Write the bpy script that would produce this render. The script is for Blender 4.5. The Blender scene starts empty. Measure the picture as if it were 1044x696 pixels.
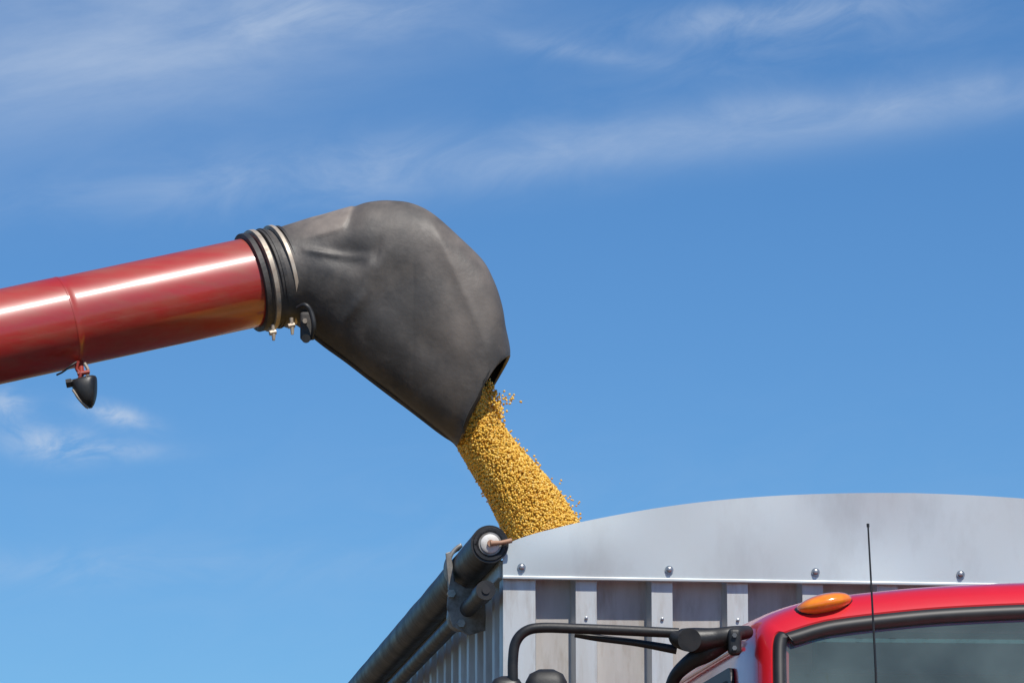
import bpy, math, random
import numpy as np
from mathutils import Vector, Matrix, noise
random.seed(4); rng=np.random.default_rng(7)
scene=bpy.context.scene
R=math.radians
# ---------------------------------------------------------------- survey
# camera stands on the ground at eye height; site measured from it (metres)
F=4200.0; TH=R(10.5); EYE=1.7
def W(px,py,Y):
    u=(px-522)/F; v=(348-py)/F
    d=Vector((u,math.cos(TH)-v*math.sin(TH),math.sin(TH)+v*math.cos(TH)))
    return Vector((0,0,EYE))+d*(Y/d.y)
# ---------------------------------------------------------------- helpers
def empty(name,loc):
    e=bpy.data.objects.new(name,None); scene.collection.objects.link(e)
    e.location=loc; e.empty_display_size=.2; return e
def add(name,verts,faces,mat,parent=None,smooth=False,mats=None,mi=None,auto=None):
    me=bpy.data.meshes.new(name); me.from_pydata([tuple(v) for v in verts],[],faces)
    for m in (mats or [mat]): me.materials.append(m)
    if mi is not None: me.polygons.foreach_set('material_index',mi)
    me.polygons.foreach_set('use_smooth',[bool(smooth)]*len(me.polygons))
    me.update()
    if auto: 
        me.set_sharp_from_angle(angle=R(auto))
    o=bpy.data.objects.new(name,me); scene.collection.objects.link(o)
    if parent:
        o.parent=parent; o.matrix_parent_inverse=Matrix.Translation(parent.location).inverted()
    return o
def bevel(o,w,seg=2):
    m=o.modifiers.new('b','BEVEL'); m.width=w; m.segments=seg; m.limit_method='ANGLE'; m.angle_limit=R(35); return o
def sweep(path,radii,seg=20,cap=True,sq=None):
    P=[Vector(p) for p in path]; n=len(P)
    if not hasattr(radii,'__len__'): radii=[radii]*n
    vs=[];fs=[]
    t0=(P[1]-P[0]).normalized(); up=Vector((0,0,1)) if abs(t0.z)<.9 else Vector((0,1,0))
    nx=t0.cross(up).normalized()
    for i in range(n):
        t=(P[min(i+1,n-1)]-P[max(i-1,0)]).normalized()
        nx=(nx-t*nx.dot(t)).normalized(); ny=t.cross(nx)
        for k in range(seg):
            a=2*math.pi*k/seg
            vs.append(P[i]+(nx*math.cos(a)+ny*math.sin(a))*radii[i])
    for i in range(n-1):
        for k in range(seg):
            a=i*seg+k;b=i*seg+(k+1)%seg
            fs.append((a,b,b+seg,a+seg))
    if cap:
        fs.append(tuple(range(seg))[::-1]); fs.append(tuple(range((n-1)*seg,n*seg)))
    return vs,fs
def catmull(pts,n):
    pts=[np.array(p,float) for p in pts]; out=[]
    P=[2*pts[0]-pts[1]]+pts+[2*pts[-1]-pts[-2]]; m=len(pts)-1
    for i in range(n):
        x=i/(n-1)*m; k=min(int(x),m-1); t=x-k
        a,b,c,d=P[k:k+4]
        out.append(.5*((2*b)+(-a+c)*t+(2*a-5*b+4*c-d)*t*t+(-a+3*b-3*c+d)*t**3))
    return out
def rod(name,path,r,mat,parent,seg=20,n=None,auto=50):
    if n:
        if hasattr(r,'__len__'):
            q=catmull([tuple(p)+(rr,) for p,rr in zip(path,r)],n)
            path=[Vector(x[:3]) for x in q]; r=[x[3] for x in q]
        else: path=[Vector(x) for x in catmull([tuple(p) for p in path],n)]
    v,f=sweep(path,r,seg); return add(name,v,f,mat,parent,True,auto=auto)
def boxv(fn,a0,a1,b0,b1,c0,c1):
    v=[fn(a,b,c) for a in (a0,a1) for b in (b0,b1) for c in (c0,c1)]
    f=[(0,1,3,2),(4,6,7,5),(0,4,5,1),(2,3,7,6),(0,2,6,4),(1,5,7,3)]
    return v,f
def box(name,fn,a0,a1,b0,b1,c0,c1,mat,parent,bv=.004,seg=2):
    v,f=boxv(fn,a0,a1,b0,b1,c0,c1); o=add(name,v,f,mat,parent)
    fixn(o)
    if bv: bevel(o,bv,seg)
    return o
def fixn(o):
    import bmesh
    bm=bmesh.new(); bm.from_mesh(o.data); bmesh.ops.recalc_face_normals(bm,faces=bm.faces); bm.to_mesh(o.data); bm.free(); return o
# ---------------------------------------------------------------- materials
def mat(name,c1,c2=None,scale=5,rough=.5,rough2=None,metal=0,bump=0,bscale=60,coat=0,stretch=(1,1,1),lo=.35,hi=.65,dust=None,dustamt=.5,detail=6,spec=.5,c3=None,s3=40,st3=(1,1,1),coatr=.06,lo3=.5,hi3=.75):
    m=bpy.data.materials.new(name); m.use_nodes=True; nt=m.node_tree; N=nt.nodes; L=nt.links
    b=N['Principled BSDF']; tc=N.new('ShaderNodeTexCoord'); mp=N.new('ShaderNodeMapping'); mp.inputs['Scale'].default_value=stretch
    L.new(tc.outputs['Object'],mp.inputs[0])
    b.inputs['Metallic'].default_value=metal; b.inputs['Coat Weight'].default_value=coat; b.inputs['Coat Roughness'].default_value=coatr
    b.inputs['Specular IOR Level'].default_value=spec
    nz=N.new('ShaderNodeTexNoise'); nz.inputs['Scale'].default_value=scale; nz.inputs['Detail'].default_value=detail; nz.inputs['Roughness'].default_value=.62
    L.new(mp.outputs[0],nz.inputs['Vector'])
    mr=N.new('ShaderNodeMapRange'); mr.inputs[1].default_value=lo; mr.inputs[2].default_value=hi; L.new(nz.outputs[0],mr.inputs[0])
    mx=N.new('ShaderNodeMix'); mx.data_type='RGBA'; mx.inputs[6].default_value=(*c1,1); mx.inputs[7].default_value=(*(c2 or c1),1)
    L.new(mr.outputs[0],mx.inputs[0]); col=mx.outputs[2]
    if c3:
        mp3=N.new('ShaderNodeMapping'); mp3.inputs['Scale'].default_value=st3; L.new(tc.outputs['Object'],mp3.inputs[0])
        n3=N.new('ShaderNodeTexNoise'); n3.inputs['Scale'].default_value=s3; n3.inputs['Detail'].default_value=8; n3.inputs['Roughness'].default_value=.65; L.new(mp3.outputs[0],n3.inputs['Vector'])
        m3=N.new('ShaderNodeMapRange'); m3.inputs[1].default_value=lo3; m3.inputs[2].default_value=hi3; L.new(n3.outputs[0],m3.inputs[0])
        x3=N.new('ShaderNodeMix'); x3.data_type='RGBA'; L.new(m3.outputs[0],x3.inputs[0]); L.new(col,x3.inputs[6]); x3.inputs[7].default_value=(*c3,1); col=x3.outputs[2]
        if coat:
            cw=N.new('ShaderNodeMapRange'); cw.inputs[3].default_value=coat; cw.inputs[4].default_value=coat*.35; L.new(m3.outputs[0],cw.inputs[0]); L.new(cw.outputs[0],b.inputs['Coat Weight'])
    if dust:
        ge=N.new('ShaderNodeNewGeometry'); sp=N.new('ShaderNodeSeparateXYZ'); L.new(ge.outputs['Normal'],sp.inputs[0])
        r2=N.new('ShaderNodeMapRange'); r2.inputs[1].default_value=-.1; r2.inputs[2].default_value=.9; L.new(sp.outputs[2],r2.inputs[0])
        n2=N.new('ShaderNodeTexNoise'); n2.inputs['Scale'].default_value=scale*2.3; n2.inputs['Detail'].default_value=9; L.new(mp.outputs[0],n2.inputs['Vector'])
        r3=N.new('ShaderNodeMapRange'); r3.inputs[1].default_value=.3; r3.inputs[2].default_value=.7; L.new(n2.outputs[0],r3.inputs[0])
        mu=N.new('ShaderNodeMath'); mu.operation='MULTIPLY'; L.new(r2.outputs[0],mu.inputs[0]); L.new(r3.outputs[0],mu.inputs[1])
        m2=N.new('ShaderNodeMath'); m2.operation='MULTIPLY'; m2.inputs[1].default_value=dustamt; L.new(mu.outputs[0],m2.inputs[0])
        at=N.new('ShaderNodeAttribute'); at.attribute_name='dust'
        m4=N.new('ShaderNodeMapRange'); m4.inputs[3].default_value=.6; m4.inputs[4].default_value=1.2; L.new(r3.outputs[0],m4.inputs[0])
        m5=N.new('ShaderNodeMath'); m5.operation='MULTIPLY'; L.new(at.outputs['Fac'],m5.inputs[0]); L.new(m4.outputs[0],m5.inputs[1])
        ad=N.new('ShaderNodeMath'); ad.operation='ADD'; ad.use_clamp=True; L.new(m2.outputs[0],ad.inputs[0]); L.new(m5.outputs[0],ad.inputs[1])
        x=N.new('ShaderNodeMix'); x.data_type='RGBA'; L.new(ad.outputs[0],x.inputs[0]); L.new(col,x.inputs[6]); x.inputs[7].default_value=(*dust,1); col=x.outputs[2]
    L.new(col,b.inputs['Base Color'])
    if rough2 is None: b.inputs['Roughness'].default_value=rough
    else:
        rr=N.new('ShaderNodeMapRange'); rr.inputs[3].default_value=rough; rr.inputs[4].default_value=rough2; L.new(mr.outputs[0],rr.inputs[0]); L.new(rr.outputs[0],b.inputs['Roughness'])
    if bump:
        nb=N.new('ShaderNodeTexNoise'); nb.inputs['Scale'].default_value=bscale; nb.inputs['Detail'].default_value=6; L.new(mp.outputs[0],nb.inputs['Vector'])
        bp=N.new('ShaderNodeBump'); bp.inputs['Strength'].default_value=bump; bp.inputs['Distance'].default_value=.01; L.new(nb.outputs[0],bp.inputs['Height']); L.new(bp.outputs[0],b.inputs['Normal'])
    return m
M_tube=mat('red_tube_paint',(.43,.022,.014),(.34,.017,.012),2,.34,.46,coat=.85,coatr=.12,dust=(.36,.17,.11),dustamt=.34,stretch=(1,2,2),c3=(.32,.075,.045),s3=6,st3=(.5,3,4),bump=.014,bscale=6,lo3=.42,hi3=.8)
M_red=mat('red_cab_paint',(.66,.012,.022),(.58,.010,.018),4,.28,.36,coat=.8)
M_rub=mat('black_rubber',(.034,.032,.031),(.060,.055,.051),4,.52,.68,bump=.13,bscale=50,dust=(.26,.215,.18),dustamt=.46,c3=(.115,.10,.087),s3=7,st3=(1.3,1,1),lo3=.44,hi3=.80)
M_rubin=mat('rubber_inside',(.012,.011,.011),(.02,.018,.016),8,.8)
M_col=mat('collar_rubber',(.025,.024,.024),(.06,.053,.047),12,.5,.7,bump=.2)
M_clamp=mat('clamp_steel',(.50,.43,.34),(.33,.26,.20),30,.4,.55,metal=.2)
M_alu=mat('aluminium_sheet',(.60,.65,.65),(.54,.585,.585),1.6,.42,.54,metal=.45,bump=.02,bscale=7,c3=(.49,.52,.515),s3=6,st3=(1,1,.4))
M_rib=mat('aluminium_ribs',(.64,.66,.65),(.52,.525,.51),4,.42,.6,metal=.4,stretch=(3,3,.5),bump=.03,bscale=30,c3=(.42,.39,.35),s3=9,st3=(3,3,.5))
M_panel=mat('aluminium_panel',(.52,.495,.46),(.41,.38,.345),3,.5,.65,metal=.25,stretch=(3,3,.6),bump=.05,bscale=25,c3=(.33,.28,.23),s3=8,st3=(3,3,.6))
M_bolt=mat('zinc_bolt',(.45,.45,.45),(.3,.3,.3),80,.35,metal=.8)
M_tarp=mat('black_vinyl',(.009,.009,.010),(.019,.018,.018),9,.42,.55,bump=.3,bscale=25,dust=(.10,.09,.08),dustamt=.14)
M_blk=mat('black_plastic',(.012,.012,.013),(.024,.023,.022),20,.42,.55,bump=.04,bscale=200)
M_gask=mat('rubber_gasket',(.014,.014,.015),(.024,.023,.022),20,.5)
M_galv=mat('galvanised',(.36,.35,.33),(.17,.15,.13),25,.45,.6,metal=.5)
M_white=mat('white_cap',(.72,.70,.66),(.5,.47,.42),30,.5)
M_brown=mat('wood_shaft',(.40,.22,.13),(.30,.17,.12),40,.6)
M_amber=mat('amber_lens',(.95,.27,.012),(.85,.20,.008),30,.15,coat=1)
M_int=mat('cab_lining',(.32,.38,.38),(.20,.25,.25),3,.9)
M_vis=mat('cab_trim',(.035,.04,.042),None,3,.8)
M_tyre=mat('tyre',(.02,.02,.02),(.03,.03,.03),9,.8)
M_chas=mat('chassis',(.02,.02,.022),(.035,.03,.03),9,.6)
M_ora=mat('bracket_red',(.35,.04,.02),(.25,.03,.02),40,.5)
G=[mat('grain_a',(.80,.48,.06),(.72,.40,.04),90,.45),mat('grain_b',(.87,.56,.10),(.78,.48,.07),90,.45),mat('grain_c',(.60,.30,.025),(.50,.24,.02),90,.5),mat('grain_d',(.90,.63,.18),(.82,.55,.13),90,.45)]
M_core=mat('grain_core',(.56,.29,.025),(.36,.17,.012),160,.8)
M_ground=mat('field_soil',(.085,.06,.038),(.13,.10,.055),1.2,.95,bump=.6,bscale=8)
M_glass=bpy.data.materials.new('windscreen_glass'); M_glass.use_nodes=True
nt=M_glass.node_tree; nt.nodes.clear()
o_=nt.nodes.new('ShaderNodeOutputMaterial'); t_=nt.nodes.new('ShaderNodeBsdfTransparent'); t_.inputs[0].default_value=(.60,.78,.76,1)
df=nt.nodes.new('ShaderNodeBsdfDiffuse'); md=nt.nodes.new('ShaderNodeMixShader')
df.inputs[0].default_value=(.36,.49,.47,1)
gt=nt.nodes.new('ShaderNodeTexCoord'); gn=nt.nodes.new('ShaderNodeTexNoise'); gn.inputs['Scale'].default_value=4; gn.inputs['Detail'].default_value=6
gm=nt.nodes.new('ShaderNodeMapRange'); gm.inputs[1].default_value=.3; gm.inputs[2].default_value=.7; gm.inputs[3].default_value=.07; gm.inputs[4].default_value=.22
nt.links.new(gt.outputs['Object'],gn.inputs['Vector']); nt.links.new(gn.outputs[0],gm.inputs[0]); nt.links.new(gm.outputs[0],md.inputs[0])
g_=nt.nodes.new('ShaderNodeBsdfGlossy'); g_.inputs['Roughness'].default_value=.02; g_.inputs[0].default_value=(.95,.97,1,1)
fr=nt.nodes.new('ShaderNodeFresnel'); fr.inputs[0].default_value=1.5; ms=nt.nodes.new('ShaderNodeMixShader')
nt.links.new(t_.outputs[0],md.inputs[1]); nt.links.new(df.outputs[0],md.inputs[2])
nt.links.new(fr.outputs[0],ms.inputs[0]); nt.links.new(md.outputs[0],ms.inputs[1]); nt.links.new(g_.outputs[0],ms.inputs[2]); nt.links.new(ms.outputs[0],o_.inputs[0])

# ---------------------------------------------------------------- ground
v=[];f=[]; n=60
xs=[math.copysign(abs(t)**3*1500,t) for t in np.linspace(-1,1,n)]
for y in xs:
    for x in xs:
        v.append((x,y+12,.12*noise.noise(Vector((x*.07,y*.07,0)))*min(1,abs(x)/30+abs(y)/30)))
for j in range(n-1):
    for i in range(n-1): a=j*n+i; f.append((a,a+1,a+n+1,a+n))
add('ground',v,f,M_ground,None,True)

# ---------------------------------------------------------------- auger
P0=W(0,343,14.2); P1=W(263,286.5,14.5); D=(P1-P0).normalized()
aug=empty('unloading_auger',P0)
Lg=(P1-P0).length; R0=.1615
def ax(s): return P0+D*s
def per_px(px): return (px/263.0)*Lg
s_seam=per_px(66)
path=[];rad=[]
for s in np.linspace(-6.5,s_seam-.004,40): path.append(ax(s)); rad.append(R0*1.018)
for s,r in ((s_seam,1.018),(s_seam+.003,1.006),(s_seam+.02,1.0)): path.append(ax(s)); rad.append(R0*r)
for s in np.linspace(s_seam+.05,Lg+.1,20): path.append(ax(s)); rad.append(R0)
v,f=sweep(path,rad,96); add('auger_tube',v,f,M_tube,aug,True,auto=40)
rod('tube_weld_seam',[ax(s_seam-.010),ax(s_seam-.008),ax(s_seam-.003),ax(s_seam)],[R0*1.018,R0*1.022,R0*1.022,R0*1.010],M_tube,aug,72,auto=89)
side0=D.cross(Vector((0,0,1))).normalized()
if side0.y>0: side0=-side0
side1=Vector((.05,-.995,-.05)).normalized()
S=[((250,239),(272,334),.165,2.0),((266,236),(289,331),.166,2.0),((284,232),(303,330),.168,2.0),((308,226),(316,339),.176,2.1),
   ((334,219),(331,350),.186,2.3),((357,213),(353,366),.198,2.6),((374,207.5),(375,383),.21,3.0),((397,206.5),(397,399),.218,3.3),((417,209.5),(416,413.5),.222,3.5),
   ((438,219),(433,426.5),.222,3.5),((464,241),(446,437),.222,3.5),((490,266),(454,443.5),.22,3.5),((502,286),(459,447.5),.216,3.4),
   ((511,311),(462,450),.212,3.3),((515,335),(464,452),.206,3.3),((519,356),(465,453.5),.20,3.2),((519.5,365),(466,454.5),.198,3.2)]
def ycen(px): return 14.5+(px-263)*(.3/263)*.45
secs=catmull([(a[0],a[1],b[0],b[1],w,q) for a,b,w,q in S],220); NS=220
NV=176; v=[];f=[];dust=[]
def gs(x,z,x0,z0,sx,sz,rot=0):
    dx=x-x0;dz=z-z0;c=math.cos(rot);s=math.sin(rot)
    a=(dx*c+dz*s)/sx;b=(-dx*s+dz*c)/sz
    return math.exp(-(a*a+b*b))
def crease(x,z,x0,z0,x1,z1,w):
    dx,dz=x1-x0,z1-z0; t=max(0,min(1,((x-x0)*dx+(z-z0)*dz)/(dx*dx+dz*dz)))
    d=math.hypot(x-x0-dx*t,z-z0-dz*t); return math.exp(-(d/w)**1.5)*(1-.6*abs(2*t-1)**3)
for i,(ux,uy,lx,ly,w,q) in enumerate(secs):
    u=i/(NS-1)
    Yc=ycen(min((ux+lx)/2,420))
    bl=min(1,max(0,(u-.1)/.25)); bl=bl*bl*(3-2*bl)
    side=(side0*(1-bl)+side1*bl).normalized()
    U=W(ux,uy,Yc);Lw=W(lx,ly,Yc); c=(U+Lw)/2; a=(U-Lw)/2
    flow=a.cross(side).normalized()
    if flow.x<0: flow=-flow
    an=a.normalized()
    for k in range(NV):
        t=2*math.pi*(k+.5)/NV
        cs,sn=math.cos(t),math.sin(t)
        ca=math.copysign(abs(cs)**(2/q),cs); sa=math.copysign(abs(sn)**(2/q),sn)
        wn=w*(1-.22*bl*max(0,-ca))
        p=c+a*ca+side*wn*sa
        nrm=(an*math.copysign(abs(cs)**(2-2/q),cs)/max(a.length,.01)+side*math.copysign(abs(sn)**(2-2/q),sn)/w).normalized()
        e=max(0,(u-.80)/.20)
        if sn>0: p-=flow*.026*e*e*(sn**2.5)*(1 if ca>-.7 else max(0,1-(-.7-ca)*3))
        fx=ux*(1+ca)/2+lx*(1-ca)/2; fz=uy*(1+ca)/2+ly*(1-ca)/2
        d=0; du=0
        vis=max(0,sn)**.4
        act=min(1,max(0,(u-.13)/.08))
        d-=.017*gs(fx,fz,350,268,34,14,.2)*vis
        d+=.015*gs(fx,fz,380,281,8,12,.6)*vis
        d-=.017*gs(fx,fz,404,302,28,22,-.3)*vis
        d+=.009*crease(fx,fz,300,264,376,272,3.5)*vis
        d-=.008*crease(fx,fz,386,254,377,300,4)*vis
        d+=.009*crease(fx,fz,378,300,350,334,6)*vis
        d-=.008*gs(fx,fz,462,300,16,60,-.6)*vis
        d+=.008*crease(fx,fz,432,218,498,372,8)*vis
        d+=.006*crease(fx,fz,345,345,455,432,6)*vis
        d-=.006*gs(fx,fz,425,350,50,14,.75)*vis
        e1=fx-359+(fz-215)*.35; e2=(fz-(254-(fx-290)*.20))*1.0
        edge=max(e1,e2)+max(0,8-abs(e1-e2))*.25
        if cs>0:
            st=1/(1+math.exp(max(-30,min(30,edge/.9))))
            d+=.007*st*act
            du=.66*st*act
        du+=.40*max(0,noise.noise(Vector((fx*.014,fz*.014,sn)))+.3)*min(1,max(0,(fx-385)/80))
        d+=act*.004*noise.noise(Vector((p.x*3.1,p.y*3,p.z*3.1)))+act*.0016*noise.noise(p*14)
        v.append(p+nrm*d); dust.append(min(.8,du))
for i in range(NS-1):
    for k in range(NV):
        a=i*NV+k;b=i*NV+(k+1)%NV; f.append((a,a+NV,b+NV,b))
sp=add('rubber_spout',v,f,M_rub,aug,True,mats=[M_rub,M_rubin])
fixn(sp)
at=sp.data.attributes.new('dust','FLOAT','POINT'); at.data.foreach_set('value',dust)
so=sp.modifiers.new('s','SOLIDIFY'); so.thickness=.012; so.offset=-1; so.material_offset=1; so.material_offset_rim=0
fl=[W(x,y,ycen(min(x,420))) for x,y in ((318,341),(333,353),(354,368),(376,385),(397,401),(416,415),(433,428),(446,438),(455,445),(462,450))]
rod('spout_seam_flange',fl,[.008]*8+[.006,.003],M_rub,aug,10,40)
# clamps
def band(name,s,r,w,mt):
    c=ax(s)
    v,f=sweep([c-D*w/2,c-D*(w/2-.001),c+D*(w/2-.001),c+D*w/2],[r-.008,r,r,r-.008],80); add(name,v,f,mt,aug,True,auto=40)
band('collar_lip',per_px(257),.1795,.020,M_col)
band('hose_clamp_front',per_px(265.5),.186,.018,M_clamp)
band('collar_rib',per_px(275),.181,.026,M_col); band('collar_bead',per_px(275),.184,.006,M_col)
band('hose_clamp_rear',per_px(285.5),.188,.015,M_clamp)
band('collar_bead_rear',per_px(292),.181,.012,M_col)
for nm,x,y,l in (('clamp_bolt_front',279,336,11),('clamp_bolt_rear',298,329,12)):
    rod(nm,[W(x-1,y-5,14.42),W(x,y+l*.6,14.42),W(x,y+l,14.42)],[.007,.007,.005],M_clamp,aug,8)
    rod(nm+'_nut',[W(x-1,y+3,14.42)-D*.012,W(x-1,y+3,14.42)+D*.012],.010,M_clamp,aug,6)
fnW=lambda a,b,c: W(a,c,b)
box('boot_hinge_bracket',fnW,306,319,14.30,14.44,318,347,M_col,aug,.010,4)
rod('boot_hinge_strap',[W(303,314,14.28),W(311,311,14.26),W(317,318,14.26),W(320,332,14.26),W(318,346,14.28)],[.007,.009,.009,.009,.007],M_blk,aug,10,20)
rod('boot_hinge_pin_low',[W(312,345,14.25),W(312,345,14.42)],.016,M_blk,aug,14)
rod('boot_hinge_bolt',[W(311,327,14.27),W(311,327,14.45)],.009,M_clamp,aug,8)

# ---------------------------------------------------------------- work light
YL=14.20
wl=empty('work_light',W(84,395,YL))
rod('mounting_stud',[W(82,366,YL+.05),W(83,382,YL)],.010,M_ora,wl,12)
rod('bracket_arm',[W(80,368,YL-.05),W(78,376,YL-.05),W(82,381,YL-.05),W(80,388,YL-.05)],.006,M_ora,wl,8,10)
rod('bracket_arm_rear',[W(86,370,YL-.02),W(90,378,YL-.02),W(88,387,YL-.02)],.006,M_clamp,wl,8,8)
rod('bracket_foot',[W(79,381,YL-.05),W(91,379,YL-.04)],.008,M_ora,wl,8)
rod('pivot_bolt',[W(69,390,YL-.06),W(80,388,YL-.05)],.009,M_blk,wl,10)
rod('pivot_nut',[W(67.5,391,YL-.06),W(73,390,YL-.06)],.016,M_blk,wl,6)
hs=[((77,387),(96,383),.030),((73,390),(98.5,384.5),.044),((74,396),(99,392),.052),((77,404),(98.5,402),.050),((83,411.5),(96.5,410),.040),((87,415.5),(94,415),.020)]
v=[];f=[]; hq=catmull([(a[0],a[1],b[0],b[1],w) for a,b,w in hs],24)
for (x0,y0,x1,y1,w_) in hq:
    A=W(x0,y0,YL-.05);B=W(x1,y1,YL-.05); c=(A+B)/2
    for k in range(28):
        t=2*math.pi*k/28; ca=math.copysign(abs(math.cos(t))**.75,math.cos(t)); sa=math.copysign(abs(math.sin(t))**.75,math.sin(t))
        v.append(c+(B-A)/2*ca+Vector((0,1,0))*w_*sa)
for i in range(23):
    for k in range(28): a=i*28+k;b=i*28+(k+1)%28; f.append((a,b,b+28,a+28))
f.append(tuple(range(28))); f.append(tuple(range(23*28,24*28)))
fixn(add('lamp_housing',v,f,M_blk,wl,True,auto=50))
rod('lamp_rim',[W(74,397,YL-.09),W(82,408,YL-.085),W(90,416,YL-.07)],.004,M_clamp,wl,8,12)
rod('power_cable',[W(58,382,YL-.04),W(64,379,YL-.06),W(72,373,YL-.07),W(78,369,YL-.06)],.0035,M_blk,wl,8,14)

# ---------------------------------------------------------------- grain stream
YG=14.60
gr=empty('falling_grain',W(520,480,YG))
GS=[((466,425),(493,392),.11),((465,451),(505,421),.12),((477,475),(528,453),.115),((490,497),(551,478),.112),((502,520),(570,501),.112),((511,540),(586,524),.114),((518,560),(598,545),.118),((526,590),(610,577),.125),((534,630),(622,618),.13)]
gcur=catmull([(a[0],a[1],b[0],b[1],w) for a,b,w in GS],200)
def gsec(u): return gcur[min(len(gcur)-1,int(u*(len(gcur)-1)))]
v=[];f=[];NK=40
for i,q in enumerate(gcur[::4]):
    A=W(q[0],q[1],YG);B=W(q[2],q[3],YG); c=(A+B)/2; a=(B-A)/2
    for k in range(NK):
        t=2*math.pi*k/NK
        rr=.90*(1+.04*noise.noise(Vector((i*.4,math.cos(t)*2,math.sin(t)*2))))
        v.append(c+a*rr*math.cos(t)+Vector((0,1,0))*q[4]*rr*math.sin(t))
n_=len(gcur[::4])
for i in range(n_-1):
    for k in range(NK):
        a=i*NK+k;b=i*NK+(k+1)%NK; f.append((a,b,b+NK,a+NK))
add('grain_core',v,f,M_core,gr,True)
ph=(1+5**.5)/2
ico=np.array([(-1,ph,0),(1,ph,0),(-1,-ph,0),(1,-ph,0),(0,-1,ph),(0,1,ph),(0,-1,-ph),(0,1,-ph),(ph,0,-1),(ph,0,1),(-ph,0,-1),(-ph,0,1)])/math.sqrt(1+ph*ph)
icf=np.array([(0,11,5),(0,5,1),(0,1,7),(0,7,10),(0,10,11),(1,5,9),(5,11,4),(11,10,2),(10,7,6),(7,1,8),(3,9,4),(3,4,2),(3,2,6),(3,6,8),(3,8,9),(4,9,5),(2,4,11),(6,2,10),(8,6,7),(9,8,1)])
cen=[]
for i in range(28000):
    u=rng.random()**.95*.86
    q=gsec(u); A=W(q[0],q[1],YG);B=W(q[2],q[3],YG); c=(A+B)/2; a=(B-A)/2
    t=rng.random()*2*math.pi
    rr=.89+.10*rng.random()
    x=rng.random()
    if x<.014: rr=.98+abs(rng.normal())*.05
    elif x<.0175 and .12<u<.8: rr=1.0+abs(rng.normal())*.18; t=rng.normal()*.6
    cen.append(c+a*rr*math.cos(t)+Vector((0,1,0))*q[4]*rr*math.sin(t))
for i in range(30):
    cen.append(W(518+rng.normal()*8,407+rng.normal()*4,YG+rng.normal()*.05))
for i in range(300):
    t=rng.random(); cen.append(W(497+t*13+rng.normal()*2.8,392+t*32+rng.normal()*4,YG+rng.normal()*.06))
cen=np.array(cen); nb=len(cen)
sz=rng.uniform(.0035,.0047,nb)[:,None,None]
rot=rng.normal(size=(nb,3)); rot/=np.linalg.norm(rot,axis=1)[:,None]
sh=ico[None]*sz
sh=sh+(sh@rot[:,:,None])*rot[:,None,:]*.25
V=(sh+cen[:,None,:]).reshape(-1,3); Fc=(icf[None]+12*np.arange(nb)[:,None,None]).reshape(-1,3)
mi=np.repeat(rng.choice(4,nb,p=[.4,.3,.17,.13]),20)
me=bpy.data.meshes.new('soybeans'); me.from_pydata(V.tolist(),[],Fc.tolist())
for m in G: me.materials.append(m)
me.polygons.foreach_set('material_index',mi.astype(np.int32)); me.polygons.foreach_set('use_smooth',[True]*len(me.polygons)); me.update()
o=bpy.data.objects.new('soybeans',me); scene.collection.objects.link(o); o.parent=gr; o.matrix_parent_inverse=Matrix.Translation(gr.location).inverted()

# ---------------------------------------------------------------- trailer
PHI=R(7.1)
A_=Vector((math.cos(PHI),math.sin(PHI),0)); B_=Vector((-math.sin(PHI),math.cos(PHI),0)); Z_=Vector((0,0,1))
C0=W(513,587,12.0)
def T(s,t,z): return C0+A_*s+B_*t+Z_*z
tr=empty('grain_trailer',T(1.22,4,0)); WD=2.46; LEN=8.5; ZB=-1.95
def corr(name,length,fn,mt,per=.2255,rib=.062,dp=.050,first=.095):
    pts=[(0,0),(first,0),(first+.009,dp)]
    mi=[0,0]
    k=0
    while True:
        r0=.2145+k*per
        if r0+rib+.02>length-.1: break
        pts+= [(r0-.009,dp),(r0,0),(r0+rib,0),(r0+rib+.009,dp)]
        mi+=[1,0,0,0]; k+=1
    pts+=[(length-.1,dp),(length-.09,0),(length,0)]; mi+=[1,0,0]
    v=[];f=[]
    nz=14
    for j in range(nz+1):
        z=-.0+ZB*j/nz
        for (a,b) in pts: v.append(fn(a,b+(.003*noise.noise(Vector((a*7,z*4,3))) if b>0 else .0012*noise.noise(Vector((a*9,z*5,1)))),z))
    m=len(pts); mm=[]
    for j in range(nz):
        for i in range(m-1): f.append((j*m+i,(j+1)*m+i,(j+1)*m+i+1,j*m+i+1)); mm.append(mi[i])
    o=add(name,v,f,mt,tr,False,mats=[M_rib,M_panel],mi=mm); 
    so=o.modifiers.new('s','SOLIDIFY'); so.thickness=.003; so.offset=1
    return fixn(o)
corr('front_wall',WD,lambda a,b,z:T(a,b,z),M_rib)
corr('left_wall',LEN,lambda a,b,z:T(b+.001,a+.002,z-.002),M_rib)
corr('right_wall',LEN,lambda a,b,z:T(WD-.001-b,a+.002,z-.002),M_rib)
corr('rear_wall',WD-.02,lambda a,b,z:T(a+.01,LEN-b,z),M_rib)
box('trailer_floor',T,.06,WD-.06,.06,LEN-.06,ZB,ZB+.05,M_panel,tr)
box('top_rail_left',T,-.012,.06,.02,LEN,-.004,.05,M_alu,tr)
box('top_rail_right',T,WD-.06,WD+.012,.02,LEN,-.004,.05,M_alu,tr)
for k in range(1,11):
    for j in range(6):
        c=T(.2145+(k-1)*.2255+.031,-.002,-.12-j*.3); rod('rib_rivet_%d_%d'%(k,j),[c+B_*.002,c-B_*.003,c-B_*.004],[.005,.005,.003],M_bolt,tr,8)
prof=[(0,0),(0,.075),(.012,.090),(.035,.104),(.09,.124),(.17,.146),(.25,.166),(.39,.195),(.53,.219),(.67,.237),(.81,.250),(.96,.259),(1.10,.264),(1.23,.266)]
top=[tuple(x) for x in catmull(prof[1:],60)]
full=top+[(WD-a,b) for a,b in top[::-1][1:]]
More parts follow.
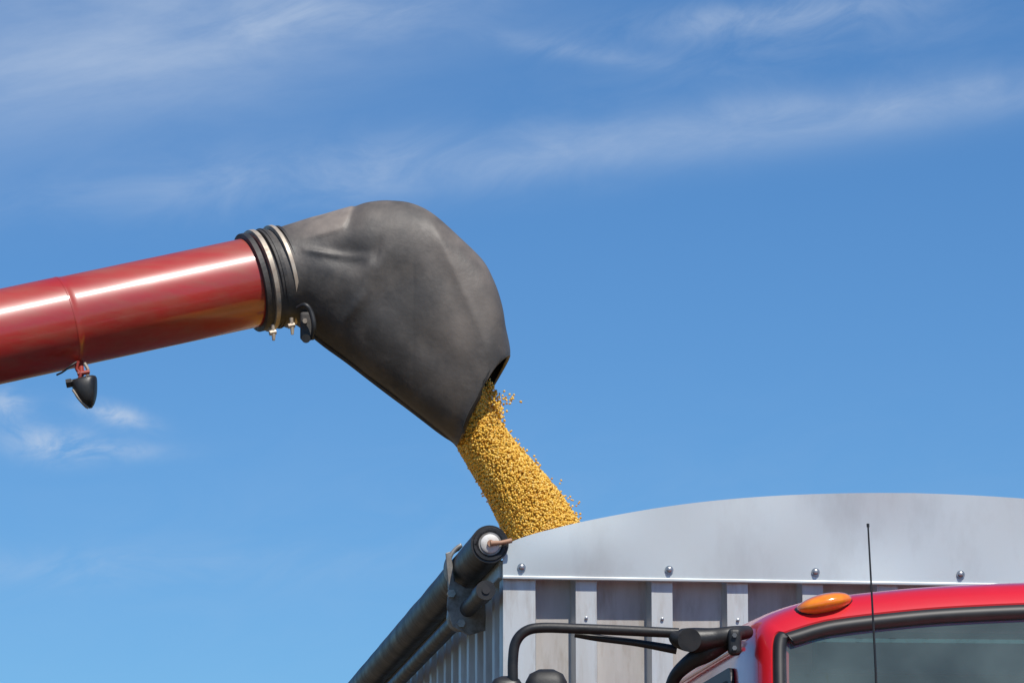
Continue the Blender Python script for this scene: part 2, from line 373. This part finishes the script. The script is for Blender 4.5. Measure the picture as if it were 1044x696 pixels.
v=[];f=[]
NR=8
for tt in (-.016,-.012):
    for (a,b) in full:
        for r in range(NR+1):
            z=b*r/NR
            bow=-.008*math.sin(math.pi*r/NR)*noise.noise(Vector((a*2.2,0,5)))*2
            v.append(T(a-.003,tt+bow,z))
nf=len(full); st=nf*(NR+1)
for l in range(2):
    for i in range(nf-1):
        for r in range(NR):
            a=l*st+i*(NR+1)+r; q=(a,a+NR+1,a+NR+2,a+1); f.append(q if l==0 else q[::-1])
for i in range(nf-1):
    a=i*(NR+1); f.append((a,a+st,a+st+NR+1,a+NR+1)); a+=NR; f.append((a,a+NR+1,a+st+NR+1,a+st))
for a0 in (0,(nf-1)*(NR+1)):
    for r in range(NR): a=a0+r; f.append((a,a+1,a+st+1,a+st))
fixn(add('arched_front_cap',v,f,M_alu,tr,True,auto=30))
v=[];f=[]
for i,(a,b) in enumerate(full):
    v+= [T(a-.003,-.0115,b-.005),T(a-.003,.06,b-.005),T(a-.003,.06,b-.001),T(a-.003,-.0115,b-.001)]
for i in range(nf-1):
    for k in range(4):
        f.append((i*4+k,i*4+(k+1)%4,i*4+4+(k+1)%4,i*4+4+k))
f.append((0,1,2,3)); f.append(((nf-1)*4+3,(nf-1)*4+2,(nf-1)*4+1,(nf-1)*4))
fixn(add('cap_return_flange',v,f,M_alu,tr,True,auto=30))
box('cap_lower_lip',T,-.004,WD+.004,-.021,-.004,-.010,-.0005,M_alu,tr,.002)
for i in range(6):
    s=.052+.438*i
    c=T(s,-.017,.024)
    rod('cap_washer_%d'%i,[c,c-B_*.003],.0125,M_bolt,tr,20); rod('cap_bolt_%d'%i,[c-B_*.003,c-B_*.009,c-B_*.011],[.0085,.0085,.005],M_bolt,tr,6)
# rolled tarp
rc=(-.043,.090)
pth=[];rr=[]
for t in np.linspace(-.03,LEN,90):
    pth.append(T(rc[0]+.0015*noise.noise(Vector((t*2,0,0))),t,rc[1])); rr.append(.0555+.0025*noise.noise(Vector((t*3,4,0))))
rod('rolled_tarp',pth,rr,M_tarp,tr,40)
e=T(rc[0],-.03,rc[1])
rod('tarp_layers',[e,e-B_*.004,e-B_*.004,e-B_*.001],[.050,.048,.040,.038],M_tarp,tr,32)
rod('tarp_core_ring',[e,e-B_*.006],.034,M_galv,tr,32)
rod('tarp_core_cap',[e,e-B_*.010,e-B_*.014],[.028,.028,.022],M_white,tr,28)
rod('tarp_core_hub',[e-B_*.01,e-B_*.022],.010,M_brown,tr,14)
rod('tarp_pull_rod',[e-B_*.02+A_*.0,e-B_*.02+A_*.03+Z_*.002,e-B_*.018+A_*.062+Z_*.009],[.0085,.006,.0075],M_brown,tr,12)
tc=(-.054,-.045)
rod('tarp_crank_tube',[T(tc[0],t,tc[1]) for t in (-.02,2,4,LEN)],.024,M_blk,tr,24)
rod('crank_tube_collar',[T(tc[0],-.028,tc[1]),T(tc[0],.10,tc[1])],.029,M_blk,tr,24)
rod('crank_tube_end',[T(tc[0],-.032,tc[1]),T(tc[0],-.026,tc[1])],.012,M_chas,tr,16)
def stop(t,nm):
    pts=[]
    for a in np.linspace(115,215,14): pts.append((rc[0]+.068*math.cos(R(a)),rc[1]+.068*math.sin(R(a))))
    pts+=[(-.098,.03),(-.094,-.01),(-.102,-.06),(-.092,-.088),(-.07,-.098),(-.04,-.09)]
    v=[];f=[]
    P=catmull(pts,40)
    for (a,z) in P: v+=[T(a,t-.05,z),T(a,t+.05,z)]
    for i in range(len(P)-1): f.append((2*i,2*i+1,2*i+3,2*i+2))
    o=add(nm,v,f,M_galv,tr,True,auto=50); so=o.modifiers.new('s','SOLIDIFY'); so.thickness=.012; so.offset=0
    web=[(-.122,.125),(-.108,.13),(-.100,.09),(-.095,.04),(-.06,.02),(-.03,.02),(-.0,-.0),(.0,-.11),(-.05,-.125),(-.10,-.10),(-.118,-.04),(-.112,.02),(-.118,.08)]
    v=[T(a,t-.056,z) for a,z in web]+[T(a,t-.050,z) for a,z in web]; k=len(web)
    f=[tuple(range(k)),tuple(range(k,2*k))[::-1]]+[(i,(i+1)%k,(i+1)%k+k,i+k) for i in range(k)]
    bevel(fixn(add(nm+'_web',v,f,M_galv,tr)),.002)
    for (a,z) in ((-.075,-.09),(-.02,-.03),(-.105,.0)):
        rod(nm+'_bolt',[T(a,t-.072,z),T(a,t-.056,z)],.013,M_bolt,tr,6)
stop(.50,'tarp_stop'); stop(5.5,'tarp_stop_rear')
v=[];f=[];n=40
for j in range(n):
    for i in range(n):
        s=.07+(WD-.14)*i/(n-1); t=.07+(LEN-.14)*j/(n-1); d=math.hypot(s-.9,(t-2.7)*.8)
        v.append(T(s,t,-.45-.28*d+.02*noise.noise(Vector((s*4,t*4,0)))))
for j in range(n-1):
    for i in range(n-1): a=j*n+i; f.append((a,a+1,a+n+1,a+n))
add('grain_heap',v,f,G[0],tr,True)
zg=-C0.z
for s in (.75,1.65): box('chassis_rail',T,s-.06,s+.06,.3,LEN,ZB-.22,ZB-.002,M_chas,tr)
def wheel(nm,s,t,par,r=.5,w=.28):
    sg=1 if s>1.2 else -1
    p=[T(s-sg*w/2+sg*x,t,zg+r) for x in (0,.03,w-.03,w)]
    rod(nm+'_tyre',p,[r-.04,r,r,r-.04],M_tyre,par,40)
    rod(nm+'_rim',[T(s+sg*(w/2-.06),t,zg+r),T(s+sg*(w/2+.01),t,zg+r)],r*.56,M_galv,par,30)
for k,t in enumerate((6.2,7.4)):
    for s in (.2,WD-.2): wheel('trailer_wheel_%d'%k,s,t,tr)
    rod('axle_%d'%k,[T(.2,t,zg+.5),T(WD-.2,t,zg+.5)],.06,M_chas,tr)

# ---------------------------------------------------------------- truck
K0=W(770,632,9.9)
def Q(s,t,z): return K0+A_*s+B_*t+Z_*z
tk=empty('red_truck',Q(1.05,.5,-1)); CW=2.10
half=[(.0,-1.9),(-.03,-1.5),(-.035,-1.0),(-.025,-.6),(-.012,-.3),(-.004,-.16),(.0,-.09),(.004,-.05),(.012,-.02),(.026,.002),(.048,.018),(.08,.033),(.13,.050),(.19,.064),(.31,.080),(.45,.094),(.65,.106),(.85,.112)]
loop=[tuple(x) for x in catmull(half,70)]
loop=loop+[(CW/2,.1135)]+[(CW-a,b) for a,b in loop[::-1]]
NL=len(loop)
nrm2=[]
for i in range(NL):
    a=loop[max(0,i-1)];b=loop[min(NL-1,i+1)]; dx,dz=b[0]-a[0],b[1]-a[1]; l=math.hypot(dx,dz); nrm2.append((dz/l,-dx/l))
def ins(i,ds,dt):
    nx,nz=nrm2[i]; k=nz*nz
    m=ds*(1-k)+dt*k
    return loop[i][0]+nx*m,loop[i][1]+nz*m
JL=[(.075,.105,.004,.32),(.036,.066,-.004,.32),(.030,.058,-.008,.32),(.016,.036,.002,.31),(.006,.014,.025,.28),(.0,.004,.06,.22),(-.004,-.006,.12,.12),(-.006,-.014,.22,.04),(-.006,-.022,.45,0),(-.006,-.026,.8,0),(-.004,-.02,1.15,0),(.0,-.004,1.34,0),(.008,.010,1.385,0),(.03,.035,1.40,0)]
v=[];f=[]
def fpos(i,J,extra=0):
    ds,dt,t,ln=J; s,z=ins(i,ds,dt)
    bow=-.05*(1-((s-CW/2)/(CW/2))**2)*(1 if ln>.1 else ln*10)
    return Q(s,t+ln*z+bow+extra,z)
for J in JL:
    for i in range(NL): v.append(fpos(i,J))
nj=len(JL)
for j in range(nj-1):
    for i in range(NL-1): a=j*NL+i; f.append((a,a+1,a+NL+1,a+NL))
f.append(tuple((nj-1)*NL+i for i in range(NL)))
cab=fixn(add('cab_shell',v,f,M_red,tk,True,auto=35))
v=[];f=[]
GJ=[(.034,.062,-.006,.32),(.036,.064,-.020,.32),(.044,.074,-.026,.32),(.058,.088,-.024,.32),(.066,.097,-.012,.32),(.068,.10,.0,.32)]
i0=next(i for i in range(NL) if loop[i][1]>-.88); idx=[i for i in range(i0,NL-i0)]
for J in GJ:
    for i in idx: v.append(fpos(i,J))
m=len(idx)
for j in range(len(GJ)-1):
    for i in range(m-1): a=j*m+i; f.append((a,a+1,a+m+1,a+m))
fixn(add('windscreen_gasket',v,f,M_gask,tk,True,auto=60))
GJg=(.060,.090,-.006,.32); v=[];f=[];KC=24
hi=NL//2; rows=[i for i in range(i0,hi)]
for i in rows:
    sL,zL=ins(i,GJg[0],GJg[1]); sR,zR=ins(NL-1-i,GJg[0],GJg[1])
    for k in range(KC+1):
        s=sL+(sR-sL)*k/KC; bow=-.05*(1-((s-CW/2)/(CW/2))**2)
        v.append(Q(s,GJg[2]+.32*zL+bow,zL))
for r in range(len(rows)-1):
    for k in range(KC): a=r*(KC+1)+k; f.append((a,a+1,a+KC+2,a+KC+1))
fixn(add('windscreen',v,f,M_glass,tk,True))
box('cowl',Q,.0,CW,-.45,-.2,-1.4,-.87,M_red,tk,.04,4)
box('cab_rear_lining',Q,.05,CW-.05,1.28,1.30,-1.8,.02,M_int,tk,0)
box('rear_window',Q,.45,CW-.45,1.265,1.275,-.75,-.14,M_vis,tk,0)
box('headlining',Q,.09,CW-.09,.12,1.27,.005,.02,M_int,tk,0)
box('dashboard',Q,.06,CW-.06,-.22,.15,-1.1,-.80,M_vis,tk,.03)
for s in (.16,1.15): box('sun_visor',Q,s,s+.78,.10,.12,-.115,-.01,M_vis,tk,.01)
for s in (.30,1.30):
    box('seat_back',Q,s,s+.5,.75,.90,-1.2,-.42,M_vis,tk,.05,4); box('head_restraint',Q,s+.11,s+.39,.78,.87,-.40,-.2,M_vis,tk,.03,4)
rod('steering_wheel_column',[Q(1.55,-.05,-.85),Q(1.55,.25,-.72)],.03,M_vis,tk)
for sg,s0,nm in ((-1,0,'left'),(1,CW,'right')):
    def SW(t0,t1,z0,z1,name,mt,off,rnd=.05):
        pts=[]
        for cx,cz,a0 in ((t1-rnd,z1-rnd,0),(t0+rnd,z1-rnd,90),(t0+rnd,z0+rnd,180),(t1-rnd,z0+rnd,270)):
            for k in range(7): a=R(a0+15*k); pts.append((cx+rnd*math.cos(a),cz+rnd*math.sin(a)))
        vv=[]
        for (t,z) in pts:
            base=float(np.interp(z,[h[1] for h in half[:10]],[h[0] for h in half[:10]]))
            ss=(base-.008-off) if sg<0 else CW-(base-.008-off)
            vv.append(Q(ss,t,z))
        return add(name,vv,[tuple(range(len(pts)))],mt,tk)
    for (t0,t1,tag) in ((.24,.92,'door'),(1.0,1.27,'quarter')):
        o=SW(t0,t1,-.85,-.085,tag+'_window_frame_'+nm,M_gask,.004); so=o.modifiers.new('s','SOLIDIFY'); so.thickness=.008; so.offset=0; fixn(o)
        SW(t0+.03,t1-.03,-.82,-.115,tag+'_window_'+nm,M_vis,.0095,.04)
    g=[]
    for t in np.linspace(.2,1.3,12): g.append(Q((-.012 if sg<0 else CW+.012),t,-.045))
    rod('drip_rail_'+nm,g,.006,M_red,tk,8)
def roofz(s): 
    xs=[a for a,b in loop];zs=[b for a,b in loop]; return float(np.interp(s,xs,zs))
for k,s in enumerate((.174,.78,1.05,1.32,CW-.174)):
    slp=(roofz(s+.03)-roofz(s-.03))/.06
    ux=(A_+Z_*slp).normalized(); c=Q(s,.045-.05*(1-((s-CW/2)/(CW/2))**2),roofz(s)-.018)
    for nm,rx,ry,rz,mt,dn in (('marker_lamp_base',.077,.062,.029,M_gask,.006),('marker_lamp_lens',.070,.064,.0275,M_amber,.0)):
        vv=[];ff=[];a_,b_=28,16
        for j in range(b_+1):
            la=-math.pi/2+math.pi*j/b_
            for i in range(a_):
                lo=2*math.pi*i/a_
                e1=math.copysign(abs(math.cos(lo))**.8,math.cos(lo)); e2=math.copysign(abs(math.sin(lo))**.9,math.sin(lo))
                vv.append(c+ux*rx*math.cos(la)*e1-B_*ry*math.cos(la)*e2+Vector((0,0,1))*(rz*math.sin(la)-dn)+B_*(.014 if dn else 0))
        for j in range(b_):
            for i in range(a_): ff.append((j*a_+i,j*a_+(i+1)%a_,(j+1)*a_+(i+1)%a_,(j+1)*a_+i))
        add(nm+'_%d'%k,vv,ff,mt,tk,True)
def hoodsec(t,w,zt): 
    pts=[]
    for a in np.linspace(180,0,25):
        ca,sa=math.cos(R(a)),math.sin(R(a)); pts.append((CW/2+w*math.copysign(abs(ca)**.35,ca),t,-1.75+(zt+1.75)*abs(sa)**.4))
    return pts
v=[];f=[]
HS=[hoodsec(-1.75,.62,-1.25),hoodsec(-1.7,.66,-1.17),hoodsec(-1.3,.72,-1.05),hoodsec(-.8,.78,-.96),hoodsec(-.3,.85,-.90)]
for h in HS:
    for p in h: v.append(Q(*p))
for j in range(4):
    for i in range(24): a=j*25+i; f.append((a,a+1,a+26,a+25))
f.append(tuple(range(25)))
fixn(add('hood',v,f,M_red,tk,True,auto=40))
box('grille',Q,.62,CW-.62,-1.78,-1.755,-1.75,-1.32,M_galv,tk,.02); box('front_bumper',Q,.0,CW,-1.95,-1.76,-2.35,-2.0,M_galv,tk,.03)
for s in (.2,CW-.45): box('headlamp',Q,s+.02,s+.23,-1.70,-1.6,-1.75,-1.55,M_white,tk,.03)
for s in (.0,CW-.38): box('fender',Q,s,s+.38,-1.6,-.5,-1.95,-1.5,M_red,tk,.12,5)
box('truck_frame',Q,.65,CW-.65,-1.7,3.6,-2.3,-2.0,M_chas,tk,.01); box('cab_floor',Q,.0,CW,-.4,1.4,-2.1,-1.9,M_red,tk,.02)
dk=(K0-C0); so_s=dk.dot(A_); so_t=dk.dot(B_)
for t in (-1.05,2.3):
    for s in (.15,CW-.15): wheel('truck_wheel',s+so_s,t+so_t,tk)
YM=9.88
def w(px,py,dy=0): return W(px,py,YM+dy)
rod('mirror_arm',[w(523,790),w(523,730),w(523,700),w(523,672),w(526,654),w(536,643),w(553,639.5),w(590,640.5),w(640,642.5),w(692,645)],.0125,M_blk,tk,16,80)
rod('mirror_arm_brace',[w(586,646,.03),w(610,650,.03),w(650,655,.03),w(690,662,.03)],[.008,.0085,.009,.011],M_blk,tk,14,24)
rod('mirror_mount',[w(762,644,.06),w(748,646),w(728,650),w(708,652),w(692,650),w(684,645)],[.016,.020,.025,.030,.024,.012],M_blk,tk,20,30)
rod('mirror_mount_knuckle',[w(703,652,-.05),w(703,652,.05)],.028,M_blk,tk,24)
rod('mirror_mount_foot',[w(742,651,.02),w(722,664,.02),w(704,674,.04),w(688,690,.08),w(680,715,.12)],[.022,.024,.020,.016,.014],M_blk,tk,16,24)
box('mirror_mount_pad',lambda a,b,c:W(a,c,b),742,756,9.84,9.98,640,668,M_blk,tk,.012,4)
for x,y in ((749,647),(749,660)): rod('mirror_mount_screw',[W(x,y,9.845),W(x,y,9.833)],.006,M_bolt,tk,6)
def mirror(nm,x0,x1,z0,z1):
    vv=[];ff=[];a_=32; levels=[(0,.35),(.03,.75),(.08,.93),(.16,1),(.5,1),(.84,1),(.92,.93),(.97,.75),(1,.35)]
    c=(x0+x1)/2; hw=(x1-x0)/2
    for u,k in levels:
        py=z0+(z1-z0)*u
        for i in range(a_):
            t=2*math.pi*i/a_; ca,sa=math.cos(t),math.sin(t)
            p=w(c,py); vv.append(p+Vector((math.copysign(abs(ca)**.5,ca)*hw/424*k,math.copysign(abs(sa)**.7,sa)*.05*k+.03,0)))
    for j in range(len(levels)-1):
        for i in range(a_): ff.append((j*a_+i,j*a_+(i+1)%a_,(j+1)*a_+(i+1)%a_,(j+1)*a_+i))
    ff.append(tuple(range(a_))[::-1]); ff.append(tuple(range((len(levels)-1)*a_,len(levels)*a_)))
    fixn(add(nm,vv,ff,M_blk,tk,True,auto=60))
mirror('mirror_head',534,580,681,840); mirror('mirror_convex_head',499,534,688,790)
rod('antenna',[W(885,536,9.5),W(889,610,9.5),W(893.5,700,9.5),W(899,860,9.5)],[.0020,.0024,.003,.0045],M_blk,tk,8,20)
rod('antenna_tip',[W(884.9,533.5,9.5),W(885,537,9.5)],.0034,M_blk,tk,8)

# ---------------------------------------------------------------- light & sky
EL=R(56); AZ=R(24)
sd=Vector((math.sin(AZ)*math.cos(EL),-math.cos(AZ)*math.cos(EL),math.sin(EL)))
sl=bpy.data.lights.new('sun','SUN'); sl.energy=4.8; sl.angle=R(.53); sl.color=(1,.955,.88)
so_=bpy.data.objects.new('sun',sl); scene.collection.objects.link(so_); so_.rotation_euler=sd.to_track_quat('Z','Y').to_euler(); so_.location=(0,0,30)
wd=bpy.data.worlds.new('World'); scene.world=wd; wd.use_nodes=True; nt=wd.node_tree; N=nt.nodes; L=nt.links
bg=N['Background']; bg.inputs[1].default_value=.10
sky=N.new('ShaderNodeTexSky'); sky.sky_type='NISHITA'; sky.sun_disc=False; sky.sun_elevation=EL; sky.sun_rotation=R(180)-AZ
sky.air_density=1.0; sky.dust_density=.2; sky.ozone_density=3.0; sky.altitude=300
def val(x,sock):
    if isinstance(x,(int,float)): sock.default_value=x
    else: L.new(x,sock)
def m(op,a,b=0,c=0,clamp=False):
    n=N.new('ShaderNodeMath'); n.operation=op; n.use_clamp=clamp
    val(a,n.inputs[0]);val(b,n.inputs[1]);val(c,n.inputs[2]); return n.outputs[0]
tc_=N.new('ShaderNodeTexCoord'); sx=N.new('ShaderNodeSeparateXYZ'); L.new(tc_.outputs['Generated'],sx.inputs[0])
az=m('ARCTAN2',sx.outputs[0],sx.outputs[1]); el=m('ARCSINE',sx.outputs[2])
def g(px,py,spx,spy,rot=0):
    u0=(px-522)/F;v0=.18326+(348-py)/F
    du=m('SUBTRACT',az,u0);dv=m('SUBTRACT',el,v0); c=math.cos(R(rot));s=math.sin(R(rot))
    a=m('ADD',m('MULTIPLY',du,c*F/spx),m('MULTIPLY',dv,s*F/spx)); b=m('ADD',m('MULTIPLY',du,-s*F/spy),m('MULTIPLY',dv,c*F/spy))
    r=m('ADD',m('MULTIPLY',a,a),m('MULTIPLY',b,b)); return m('POWER',2.71828,m('MULTIPLY',r,-1))
def nz(su,sv,rot,scale,detail=7,off=0,lo=.4,hi=.7,rough=.6,dist=0):
    c=math.cos(R(rot));s=math.sin(R(rot))
    a=m('MULTIPLY',m('ADD',m('MULTIPLY',az,c),m('MULTIPLY',el,s)),su); b=m('MULTIPLY',m('ADD',m('MULTIPLY',az,-s),m('MULTIPLY',el,c)),sv)
    cx=N.new('ShaderNodeCombineXYZ'); L.new(a,cx.inputs[0]); L.new(b,cx.inputs[1]); cx.inputs[2].default_value=off
    t=N.new('ShaderNodeTexNoise'); t.inputs['Scale'].default_value=scale; t.inputs['Detail'].default_value=detail; t.inputs['Roughness'].default_value=rough; t.inputs['Distortion'].default_value=dist
    L.new(cx.outputs[0],t.inputs['Vector']); r=N.new('ShaderNodeMapRange'); r.interpolation_type='SMOOTHSTEP'; r.inputs[1].default_value=lo; r.inputs[2].default_value=hi; L.new(t.outputs[0],r.inputs[0]); return r.outputs[0]
wisp=nz(12,34,8,1.0,7,1.3,.2,.8,.6,.5); fine=nz(34,80,12,1.0,7,5.1,.25,.8,.62,.7); puff=nz(60,110,0,1.0,7,2.2,.3,.68,.62,.5)
def mul(*a):
    r=a[0]
    for x in a[1:]: r=m('MULTIPLY',r,x)
    return r
terms=[mul(g(60,50,330,95,8),m('MULTIPLY_ADD',wisp,.8,.2),.66),mul(g(330,15,200,35,10),fine,.36),
       mul(g(700,140,430,28,5.5),m('MULTIPLY_ADD',wisp,.6,.4),.38),mul(g(380,175,330,34,5.5),fine,.32),mul(g(950,105,260,24,5),fine,.26),
       mul(g(770,20,170,18,5),fine,.40),mul(g(590,52,80,10,-8),fine,.34),mul(g(850,45,250,40,7),fine,.16),
       mul(g(48,455,50,17,-6),puff,.75),mul(g(112,425,36,10,-14),puff,.8),mul(g(2,418,24,16,0),puff,.6),mul(g(110,462,60,9,0),puff,.4),
       mul(g(110,580,200,18,2),fine,.20),mul(g(500,560,600,120,3),fine,.07)]
cf=terms[0]
for t in terms[1:]: cf=m('ADD',cf,t)
cf=m('MINIMUM',cf,.8)
tint=N.new('ShaderNodeMix'); tint.data_type='RGBA'; tint.blend_type='MULTIPLY'; tint.inputs[0].default_value=1; L.new(sky.outputs[0],tint.inputs[6]); tint.inputs[7].default_value=(.455,.77,1.06,1)
mx=N.new('ShaderNodeMix'); mx.data_type='RGBA'; L.new(cf,mx.inputs[0]); L.new(tint.outputs[2],mx.inputs[6]); mx.inputs[7].default_value=(5.4,6.4,7.9,1)
L.new(mx.outputs[2],bg.inputs[0])
# ---------------------------------------------------------------- camera
cd=bpy.data.cameras.new('camera'); co=bpy.data.objects.new('camera',cd); scene.collection.objects.link(co)
co.location=(0,0,EYE); co.rotation_euler=(R(90)+TH,0,0); cd.sensor_width=36; cd.lens=F/1044*36; cd.clip_end=4000; cd.clip_start=.1
scene.camera=co
scene.view_settings.view_transform='Standard'; scene.view_settings.look='None'; scene.view_settings.exposure=0
